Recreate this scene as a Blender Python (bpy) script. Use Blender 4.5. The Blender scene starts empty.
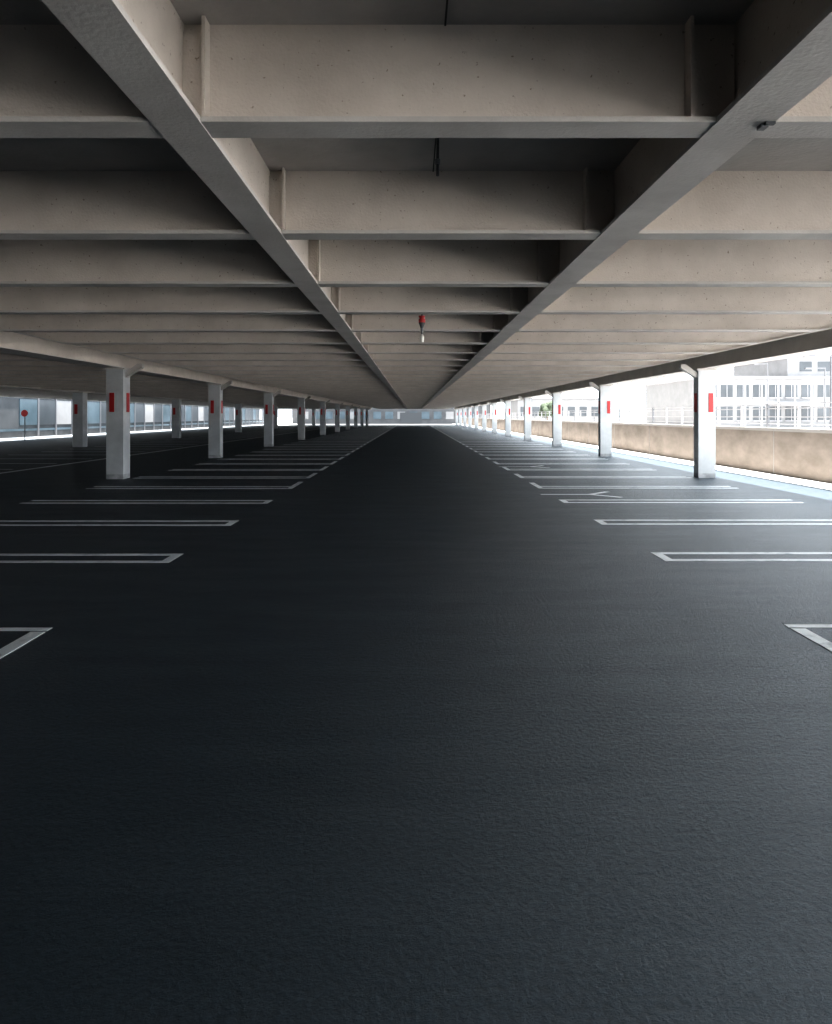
import bpy, math, random, bmesh
from mathutils import Vector
random.seed(4)
D=bpy.data; C=bpy.context; S=C.scene

# ---------------- materials ----------------
def mat(name, col, rough=0.7, col2=None, scale=3.0, bump=0.0, bscale=60, metal=0.0, spec=0.5, contrast=(0.35,0.65), stretch=(1,1,1)):
    m=D.materials.new(name); m.use_nodes=True
    nt=m.node_tree; b=nt.nodes['Principled BSDF']
    b.inputs['Base Color'].default_value=(*col,1); b.inputs['Roughness'].default_value=rough
    b.inputs['Metallic'].default_value=metal; b.inputs['Specular IOR Level'].default_value=spec
    tc=nt.nodes.new('ShaderNodeTexCoord'); mp=nt.nodes.new('ShaderNodeMapping')
    mp.inputs['Scale'].default_value=stretch
    nt.links.new(tc.outputs['Object'],mp.inputs[0])
    if col2:
        n=nt.nodes.new('ShaderNodeTexNoise'); n.inputs['Scale'].default_value=scale; n.inputs['Detail'].default_value=7; n.inputs['Roughness'].default_value=0.62
        r=nt.nodes.new('ShaderNodeValToRGB'); r.color_ramp.elements[0].position=contrast[0]; r.color_ramp.elements[1].position=contrast[1]
        r.color_ramp.elements[0].color=(*col,1); r.color_ramp.elements[1].color=(*col2,1)
        nt.links.new(mp.outputs[0],n.inputs['Vector']); nt.links.new(n.outputs[0],r.inputs[0]); nt.links.new(r.outputs[0],b.inputs['Base Color'])
    if bump:
        n2=nt.nodes.new('ShaderNodeTexNoise'); n2.inputs['Scale'].default_value=bscale; n2.inputs['Detail'].default_value=4
        bp=nt.nodes.new('ShaderNodeBump'); bp.inputs['Strength'].default_value=bump; bp.inputs['Distance'].default_value=0.01
        nt.links.new(tc.outputs['Object'],n2.inputs['Vector']); nt.links.new(n2.outputs[0],bp.inputs['Height']); nt.links.new(bp.outputs[0],b.inputs['Normal'])
    return m
M_steel=mat('painted_beige_steel',(0.50,0.452,0.405),0.7,(0.64,0.585,0.53),1.6,0.35,70,contrast=(.3,.7))
nt=M_steel.node_tree; _b=nt.nodes['Principled BSDF']; _src=_b.inputs['Base Color'].links[0].from_socket
_n=nt.nodes.new('ShaderNodeTexNoise'); _n.inputs['Scale'].default_value=38; _n.inputs['Detail'].default_value=3
_tc=nt.nodes.new('ShaderNodeTexCoord'); nt.links.new(_tc.outputs['Object'],_n.inputs['Vector'])
_r=nt.nodes.new('ShaderNodeValToRGB'); _r.color_ramp.elements[0].position=.27; _r.color_ramp.elements[0].color=(.5,.46,.42,1); _r.color_ramp.elements[1].position=.33; _r.color_ramp.elements[1].color=(1,1,1,1)
nt.links.new(_n.outputs[0],_r.inputs[0]); _m=nt.nodes.new('ShaderNodeMixRGB'); _m.blend_type='MULTIPLY'; _m.inputs[0].default_value=1
nt.links.new(_src,_m.inputs[1]); nt.links.new(_r.outputs[0],_m.inputs[2]); nt.links.new(_m.outputs[0],_b.inputs['Base Color'])

M_flange=mat('painted_grey_flange',(0.44,0.42,0.40),0.55,(0.56,0.54,0.515),2.0,0.25,50)
M_deck=mat('deck_soffit',(0.34,0.325,0.31),0.85,(0.47,0.455,0.435),0.9,0.3,30)
M_joint=mat('joint_dark',(0.05,0.05,0.05),0.8)
M_col=mat('white_column_paint',(0.44,0.46,0.47),0.6,(0.58,0.60,0.61),1.5,0.15,30)
M_colbase=mat('column_scuffed_foot',(0.28,0.29,0.30),0.8,(0.50,0.51,0.52),6)
M_red=mat('red_marker',(0.42,0.02,0.02),0.5)
M_line=mat('white_road_paint',(0.42,0.46,0.49),0.6,(0.80,0.84,0.86),5,0.3,80,contrast=(0.3,0.48))
M_kerb=mat('pale_kerb',(0.70,0.69,0.67),0.8,(0.8,0.79,0.77),3)
M_lane=mat('service_lane_surface',(0.12,0.14,0.16),0.8,(0.17,0.19,0.21),3)
M_ground=mat('pale_pavement',(0.50,0.49,0.48),0.9,(0.60,0.585,0.57),0.5)
M_road=mat('street_surface',(0.045,0.047,0.05),0.9,(0.065,0.067,0.07),0.5)
M_wall=mat('weathered_concrete_wall',(0.155,0.13,0.108),0.9,(0.25,0.215,0.185),0.8,0.3,20,stretch=(1,1,2))
M_cope=mat('coping',(0.30,0.285,0.27),0.8)
M_white=mat('white_metal',(0.33,0.33,0.34),0.5)
M_grey=mat('grey_metal',(0.13,0.135,0.145),0.5)
M_dark=mat('dark_metal',(0.05,0.055,0.06),0.6)
M_facade=mat('pale_render',(0.20,0.203,0.207),0.85,(0.24,0.243,0.247),0.6)
M_endf=mat('grey_render',(0.06,0.063,0.067),0.85,(0.09,0.093,0.097),0.6)
M_facd=mat('dark_cladding',(0.033,0.038,0.043),0.8,(0.05,0.056,0.062),0.8)
M_glass=mat('window_glass',(0.035,0.043,0.05),0.35,(0.06,0.07,0.08),0.3)
M_lglass=mat('shop_glass',(0.035,0.058,0.072),0.35,(0.08,0.115,0.14),0.35)
M_leaf=mat('foliage',(0.035,0.05,0.03),0.9,(0.06,0.08,0.05),3)
M_bark=mat('bark',(0.12,0.09,0.06),0.9)
M_bulb=mat('frosted_glass',(0.8,0.78,0.72),0.3)
M_back=mat('light_block_wall',(0.10,0.10,0.10),0.9,(0.14,0.14,0.135),1)  # only for the added light-blocking wall behind the camera

def asphalt():
    m=D.materials.new('dark_asphalt'); m.use_nodes=True; nt=m.node_tree; L=nt.links.new; N=nt.nodes.new
    b=nt.nodes['Principled BSDF']
    tc=N('ShaderNodeTexCoord')
    n=N('ShaderNodeTexNoise'); n.inputs['Scale'].default_value=2.2; n.inputs['Detail'].default_value=10; n.inputs['Roughness'].default_value=0.75
    mp=N('ShaderNodeMapping'); mp.inputs['Scale'].default_value=(.3,1.3,1); L(tc.outputs['Object'],mp.inputs[0]); L(mp.outputs[0],n.inputs['Vector'])
    r=N('ShaderNodeValToRGB'); e=r.color_ramp.elements; e[0].position=.3; e[1].position=.7
    e[0].color=(0.015,0.026,0.036,1); e[1].color=(0.025,0.040,0.053,1)
    L(n.outputs[0],r.inputs[0])
    g=N('ShaderNodeTexNoise'); g.inputs['Scale'].default_value=36; g.inputs['Detail'].default_value=6; g.inputs['Roughness'].default_value=.75; L(tc.outputs['Object'],g.inputs['Vector'])
    mx=N('ShaderNodeMixRGB'); mx.blend_type='MULTIPLY'; mx.inputs[0].default_value=.85
    gr=N('ShaderNodeValToRGB'); gr.color_ramp.elements[0].position=.35; gr.color_ramp.elements[0].color=(.35,.35,.35,1); gr.color_ramp.elements[1].position=.65; gr.color_ramp.elements[1].color=(1.5,1.5,1.5,1)
    L(g.outputs[0],gr.inputs[0]); L(r.outputs[0],mx.inputs[1]); L(gr.outputs[0],mx.inputs[2]); L(mx.outputs[0],b.inputs['Base Color'])
    mr=N('ShaderNodeMapRange'); mr.inputs[1].default_value=.3; mr.inputs[2].default_value=.7; mr.inputs[3].default_value=.50; mr.inputs[4].default_value=.42
    L(n.outputs[0],mr.inputs[0]); L(mr.outputs[0],b.inputs['Roughness'])
    b.inputs['Specular IOR Level'].default_value=.55
    b.inputs['Specular Tint'].default_value=(.72,.88,1,1)
    bp=N('ShaderNodeBump'); bp.inputs['Distance'].default_value=.03; bp.inputs['Strength'].default_value=.6; L(g.outputs[0],bp.inputs['Height']); L(bp.outputs[0],b.inputs['Normal'])
    return m
M_asph=asphalt()

# ---------------- mesh builder ----------------
class MB:
    def __init__(s): s.v=[];s.f=[];s.m=[];s.mats=[]
    def mi(s,m):
        if m not in s.mats: s.mats.append(m)
        return s.mats.index(m)
    def poly(s,pts,faces,m):
        o=len(s.v); s.v+=pts; i=s.mi(m)
        for f in faces: s.f.append([o+k for k in f]); s.m.append(i)
    def box(s,x0,x1,y0,y1,z0,z1,m):
        s.poly([(x0,y0,z0),(x1,y0,z0),(x1,y1,z0),(x0,y1,z0),(x0,y0,z1),(x1,y0,z1),(x1,y1,z1),(x0,y1,z1)],
          [(0,3,2,1),(4,5,6,7),(0,1,5,4),(1,2,6,5),(2,3,7,6),(3,0,4,7)],m)
    def prism_y(s,prof,y0,y1,m):
        n=len(prof)
        s.poly([(x,y0,z) for x,z in prof]+[(x,y1,z) for x,z in prof],
          [tuple(range(n)),tuple(range(2*n-1,n-1,-1))]+[(i,i+n,(i+1)%n+n,(i+1)%n) for i in range(n)],m)
    def cyl(s,x,y,z0,z1,r0,r1,m,n=14,axis='z'):
        P=[]
        for (z,r) in ((z0,r0),(z1,r1)):
            for i in range(n):
                a=2*math.pi*i/n
                if axis=='z': P.append((x+r*math.cos(a),y+r*math.sin(a),z))
                elif axis=='y': P.append((x+r*math.cos(a),z,y+r*math.sin(a)))
                else: P.append((z,x+r*math.cos(a),y+r*math.sin(a)))
        s.poly(P,[tuple(range(n-1,-1,-1)),tuple(range(n,2*n))]+[(i,(i+1)%n,(i+1)%n+n,i+n) for i in range(n)],m)
    def obj(s,name):
        me=D.meshes.new(name); me.from_pydata(s.v,[],s.f)
        for m in s.mats: me.materials.append(m)
        for p,i in zip(me.polygons,s.m): p.material_index=i
        bm=bmesh.new(); bm.from_mesh(me); bmesh.ops.recalc_face_normals(bm,faces=bm.faces); bm.to_mesh(me); bm.free()
        o=D.objects.new(name,me); C.collection.objects.link(o)
        return o

Y0,Y1=-8.0,121.0
ZB=2.84; ZT=3.29
XL=-26.0; XR=8.25
b=MB(); b.box(XL,8.9,Y0,Y1,-0.2,0,M_asph); b.obj('floor')
b=MB(); b.box(-400,400,-200,600,-0.5,-0.21,M_ground); b.obj('outdoor_ground')
b=MB(); b.box(13.4,22,14,149,-0.21,-0.19,M_road); b.obj('street_road')
b=MB(); b.box(-25,8.8,Y1+.1,157,-0.21,-0.19,M_road); b.obj('street_road')
b=MB(); b.box(8.9,9.98,Y0,Y1+25,-0.2,-0.01,M_kerb); b.box(8.9,9.02,Y0,Y1,-0.01,0.03,M_kerb); b.obj('edge_pavement')
b=MB(); b.box(-29.5,XL,Y0,Y1+10,-0.2,-0.01,M_lane); b.obj('service_lane')
b=MB(); b.box(XL,XR,Y0,Y1,ZT,ZT+0.25,M_deck); b.obj('ceiling')
b=MB(); b.box(XL,1.5,Y0-.3,Y0-.02,-.2,ZT+.2,M_back); b.obj('wall_back_light_block')  # unseen wall, added to cut the open-sky light from behind left
b=MB()
b.box(0.135,0.143,Y0+.1,Y1-.1,ZT-0.006,ZT+0.002,M_joint)
for x in (-3.9,-6.2,3.9,6.2): b.box(x,x+.01,Y0+.1,Y1-.1,ZT-0.006,ZT+0.002,M_joint)
b.obj('ceiling_joint_strips')

# cross beams
ys=[2.96+1.76*k for k in range(-6,68)]
b=MB(); fw=.085; ft=.022
def ibeam(xa,xb,y):
    b.box(xa,xb,y-.012,y+.012,ZB+ft,ZT,M_steel)
    b.box(xa,xb,y-fw,y+fw,ZB,ZB+ft,M_flange)
for y in ys:
    if y<Y0+.1: continue
    ibeam(-1.0,1.40,y)
    for x in (-0.885,1.18):
        b.box(x-.007,x+.007,y-.08,y-.012,ZB+ft,ZT,M_steel)
    b.box(-1.0,-0.9,y-.03,y-.012,ZB+ft+.01,ZT-.04,M_steel)
    b.box(1.2,1.38,y-.03,y-.012,ZB+ft+.01,ZT-.04,M_steel)
    for s,x0,xe,xg in ((-1,1.0,6.0,7.36),(1,1.40,5.95,7.42)):
        xs=sorted((s*x0,s*xe)); ibeam(xs[0],xs[1],y)
        b.prism_y([(s*xe,ZB+ft),(s*xg,ZT-.12),(s*xg,ZT),(s*xe,ZT)],y-.012,y+.012,M_steel)
        b.prism_y([(s*xe,ZB),(s*xg,ZT-.14),(s*xg,ZT-.12),(s*xe,ZB+ft)],y-fw,y+fw,M_flange)
    ibeam(-25.8,-7.9,y)
b.obj('ceiling_crossbeams')

def girder(xc,w,t=.024):
    g=MB(); z0=ZB-.004
    g.box(xc-t/2,xc+t/2,Y0,Y1,z0+.024,ZT,M_steel)
    g.box(xc-w/2,xc+w/2,Y0,Y1,z0,z0+.024,M_flange)
    g.obj('ceiling_girder')
girder(-1.0,.21); girder(1.40,.24)
for x0,x1 in ((-7.9,-7.36),(7.42,7.9),(-17.5,-16.95),(-26,-25.7)):
    g=MB(); g.box(x0,x1,Y0,Y1,ZB,ZT,M_steel); g.box(x0-.03,x1+.03,Y0,Y1,ZB-.02,ZB,M_flange); g.obj('ceiling_edge_girder')
g=MB(); g.box(7.93,XR,Y0,Y1,ZT-.12,ZT,M_flange); g.obj('ceiling_fascia_trim')

def column(xc,yf,wx,wy,side):
    c=MB()
    x0,x1=xc-wx/2,xc+wx/2
    c.box(x0,x1,yf,yf+wy,0,.12,M_colbase); c.box(x0,x1,yf,yf+wy,.12,ZB-.02,M_col)
    xi = x1 if side<0 else x0; s=1 if side<0 else -1
    c.prism_y([(xi,ZB-.26),(xi+s*.42,ZB+.0),(xi+s*.42,ZB+.10),(xi+s*.30,ZB+.10),(xi,ZB-.12)],yf+wy/2-.08,yf+wy/2+.08,M_flange)
    c.box(x0-.05,x1+.05,yf-.04,yf+wy+.04,ZB-.06,ZB-.02,M_flange)
    zc0,zc1=1.70,2.19
    mx=xc-.07 if side<0 else xc+.10
    c.box(mx-.06,mx+.06,yf-.012,yf+.001,zc0,zc1,M_red)
    if side<0: c.box(xi-.001,xi+.012,yf+wy-.22,yf+wy-.06,zc0,zc1,M_red)
    else: c.box(xi-.012,xi+.001,yf+wy-.2,yf+wy-.06,zc0,zc1,M_red)
    c.obj('concrete_column')
for y in (8.6,17.3,25.95,35.6,46.1,57.0,68,79,90,101,112): column(-7.56,y,.43,.42,-1)
for y in (8.6,17.6,26.8,35.8,45.0,54.3,63.4,72.5,81.6,90.7,99.8,109,118): column(7.58,y,.44,.30,1)
def plaincol(xc,yf,w):
    c=MB(); c.box(xc-w/2,xc+w/2,yf,yf+w,0,ZB-.06,M_col); c.box(xc-w/2-.05,xc+w/2+.05,yf-.05,yf+w+.05,ZB-.06,ZB-.02,M_flange)
    c.box(xc-w/2+.1,xc-w/2+.26,yf-.012,yf+.001,1.7,2.2,M_red); c.obj('concrete_column')
for y in (6,20.5,35,49.4,67,85,103,118): plaincol(-17.2,y,.52)

# parking markings
b=MB(); zt=.004
def strip(x0,x1,y0,y1): b.box(min(x0,x1),max(x0,x1),y0,y1,.0005,zt,M_line)
for s,xi,y00 in ((-1,2.66,0),(1,2.78,.08)):
    xo=7.2
    rows=[(5.15+y00,.78)]+[(7.92+y00+2.52*k,.42) for k in range(0,44)]
    for k,(yt,gap) in enumerate(rows):
        if yt>119: break
        e=.03 if k==0 else 0
        xk=xi+(.06 if k==0 else 0)
        strip(s*xk,s*xo,yt-.1+e,yt)
        strip(s*xk,s*xo,yt-gap-.06,yt-gap+.04)
        strip(s*xk,s*(xk+.11),yt-gap+.04,yt-.1)
        if k>3: strip(s*xi,s*(xi+.12),yt+.0,yt+(1.1 if s<0 else .8))
for k in range(0,44):
    yt=7.9+2.52*k
    if yt<118: strip(-16.6,-12,yt-.1,yt)
b.box(-11.6,-11.45,5,119,.0005,zt,M_line)
b.obj('parking_line_markings')
def arrow(x,y):
    a=MB()
    for (p,q,w) in (((x-.9,y),(x+.1,y),.12),((x+.1,y),(x+.6,y+.5),.12),((x+.1,y),(x+.6,y-.5),.12)):
        dx,dy=q[0]-p[0],q[1]-p[1]; l=math.hypot(dx,dy); nx,ny=-dy/l*w/2,dx/l*w/2
        a.poly([(p[0]+nx,p[1]+ny,.004),(q[0]+nx,q[1]+ny,.004),(q[0]-nx,q[1]-ny,.004),(p[0]-nx,p[1]-ny,.004)],[(0,1,2,3)],M_line)
    a.obj('painted_bay_symbol')
arrow(3.5,13.9); arrow(3.6,21.5)

# retaining wall on the right with coping
b=MB(); b.box(10.05,10.3,13,Y1+25,-.2,1.18,M_wall); b.box(10.0,10.36,13,Y1+25,1.18,1.27,M_cope)
for k in range(26):
    y=14+5*k; b.box(10.035,10.06,y,y+.02,-.1,1.18,M_cope)
b.obj('wall_right')
b=MB()
for z in (1.30,1.55,1.85,2.0): b.box(13.0,13.04,13,148,z,z+.035,M_white)
for k in range(68):
    y=13+2*k; b.box(12.98,13.06,y,y+.07,-.21,2.05,M_white if k%3 else M_grey)
b.obj('street_railing')

# office building right
b=MB()
BX0,BX1,BY=46,120,110
b.box(BX0,BX1,BY,BY+25,-.21,7.6,M_facade); b.box(BX0-.4,BX1+.4,BY-.5,BY+25.4,7.6,8.0,M_white)
b.box(62,BX1,BY+3,BY+22,8,11.4,M_facade); b.box(61.6,BX1+.4,BY+2.6,BY+22.4,11.4,11.8,M_white)
for fl,(z0,z1) in enumerate(((.9,3.1),(4.6,6.6))):
    x=BX0+1
    while x<BX1-2:
        b.box(x,x+1.9,BY-.06,BY+.02,z0,z1,M_glass)
        b.box(x+.92,x+1.0,BY-.1,BY-.05,z0,z1,M_white)
        b.box(x-.1,x+2.0,BY-.2,BY-.05,z0-.15,z0,M_white)
        x+=2.6
x=64
while x<BX1-2:
    b.box(x,x+2,BY+2.94,BY+3.02,9,10.6,M_glass); x+=3
b.box(58,64,BY-2.5,BY-.0,3.3,3.7,M_white)
for k in range(5): b.box(BX0+6+k*2.6,BX0+6.2+k*2.6,BY-3,BY-2.8,-.21,6.9,M_white)
b.box(BX0+5.8,BX0+17,BY-3,BY-2.8,6.7,6.95,M_white); b.box(BX0+5.8,BX0+17,BY-3,BY-2.8,3.6,3.8,M_white)
b.obj('office_building')
b=MB(); b.box(23,42,150,170,-.21,5.2,M_facade); b.box(22.6,42.4,149.6,170.4,5.2,5.5,M_grey)
for k in range(7): b.box(23.6+k*2.6,25.2+k*2.6,149.9,150.02,1.5,3.6,M_glass)
b.obj('low_warehouse_building')
def post(x,y,h):
    p=MB(); p.cyl(x,y,-.21,.2,.16,.14,M_grey); p.cyl(x,y,.2,h,.09,.05,M_grey)
    p.box(x-1.2,x+.05,y-.04,y+.04,h-.08,h,M_grey); p.box(x-1.6,x-1.0,y-.12,y+.12,h-.12,h,M_grey); p.obj('street_lamp')
post(40.5,78,7.6); post(24.5,40,5.2); post(29,85,5.0); post(33.2,55,5.5)
b=MB(); b.box(-28,18,158,175,-.21,7,M_endf)
for k in range(15): b.box(-26+k*2.8,-24.2+k*2.8,157.92,158.02,.9,2.6,M_lglass if k%4 else M_facade)
b.box(-3,2,157.8,158,0,2.4,M_dark)
b.obj('end_building')
# facade across the service lane, left; made taller to block sky light from that side
b=MB(); b.box(-44,-30,-20,150,-.21,9,M_facd)
y=52;k=0
while y<148:
    b.box(-30.02,-29.93,y,y+2.4,.9,2.9,(M_lglass,M_glass,M_facade,M_glass,M_lglass,M_glass,M_glass)[k%7])
    b.box(-30.05,-29.88,y+2.45,y+2.6,0,3.2,M_grey); y+=2.7;k+=1
b.box(-30.1,-29.9,-8,148,3.1,3.4,M_grey)
b.box(-30.03,-29.95,20,148,.45,.62,M_lglass)
b.obj('shopfront_building')
b=MB(); b.cyl(-25.3,44.5,-0.0,1.9,.03,.03,M_grey); b.cyl(-25.3,1.78,44.44,44.47,.22,.22,M_red,24,'y')
b.obj('round_red_road_sign')
def tree(x,y,h):
    t=MB(); t.cyl(x,y,-.21,h*.5,.18,.1,M_bark)
    for i in range(9):
        bm=bmesh.new(); bmesh.ops.create_icosphere(bm,subdivisions=2,radius=h*.2)
        ox,oy,oz=[random.uniform(-1,1)*h*.22 for _ in range(3)]
        vs=[(v.co.x*random.uniform(.85,1.15)+x+ox,v.co.y*random.uniform(.85,1.15)+y+oy,v.co.z*random.uniform(.85,1.15)+h*.68+oz) for v in bm.verts]
        t.poly(vs,[tuple(v.index for v in f.verts) for f in bm.faces],M_leaf); bm.free()
    t.obj('street_tree')
for x,y,h in ((24.8,126,4),(27,130,3.6)): tree(x,y,h)

b=MB(); hx,hy=.12,9.15
b.cyl(hx,hy,2.93,ZT,.008,.008,M_dark,8)
b.cyl(hx,hy,2.90,2.94,.03,.045,M_red); b.cyl(hx,hy,2.85,2.90,.045,.045,M_red); b.cyl(hx,hy,2.78,2.85,.02,.045,M_dark)
b.cyl(hx,hy,2.70,2.78,.012,.02,M_grey); b.cyl(hx,hy,2.66,2.70,.03,.01,M_bulb); b.cyl(hx,hy,2.59,2.66,.025,.03,M_bulb)
b.obj('hanging_warning_lamp')
b=MB(); b.cyl(.15,4.15,3.06,ZT,.009,.009,M_dark,8); b.cyl(.15,4.15,3.13,3.16,.016,.016,M_grey,10); b.obj('conduit_drop_pipe')
b=MB(); b.box(1.47,1.50,2.88,2.92,ZB-.02,ZB+.04,M_grey); b.box(1.48,1.52,2.86,2.88,ZB-.015,ZB+.03,M_dark); b.obj('beam_clamp')

# ---------------- light ----------------
w=D.worlds.new('World'); S.world=w; w.use_nodes=True; nt=w.node_tree; N=nt.nodes.new; L=nt.links.new
bg=nt.nodes['Background']; bg.inputs[0].default_value=(0.88,0.94,1.0,1)
tc=N('ShaderNodeTexCoord'); dp=N('ShaderNodeVectorMath'); dp.operation='DOT_PRODUCT'; dp.inputs[1].default_value=(0.95,-0.30,0)
L(tc.outputs['Generated'],dp.inputs[0])
mr=N('ShaderNodeMapRange'); mr.inputs[1].default_value=-.9; mr.inputs[2].default_value=1; mr.inputs[3].default_value=.5; mr.inputs[4].default_value=7.0
L(dp.outputs['Value'],mr.inputs[0]); L(mr.outputs[0],bg.inputs[1])
sd=D.lights.new('sun','SUN'); sd.energy=29; sd.angle=math.radians(1.5); sd.color=(1,.95,.9)
so=D.objects.new('sun',sd); C.collection.objects.link(so)
dirv=Vector((-0.10,-0.12,-1.0)); so.rotation_euler=dirv.to_track_quat('-Z','Y').to_euler()

cd=D.cameras.new('camera'); co=D.objects.new('camera',cd); C.collection.objects.link(co)
co.location=(0,0,1.6); co.rotation_euler=(math.radians(90),0,0)
cd.sensor_fit='VERTICAL'; cd.sensor_height=36; cd.lens=24.0
cd.shift_y=-(512-416)/1024; cd.shift_x=(416-413)/1024
cd.clip_end=1500; S.camera=co
S.view_settings.view_transform='Standard'; S.view_settings.exposure=-.02
try: S.view_settings.look='Medium High Contrast'
except Exception: pass
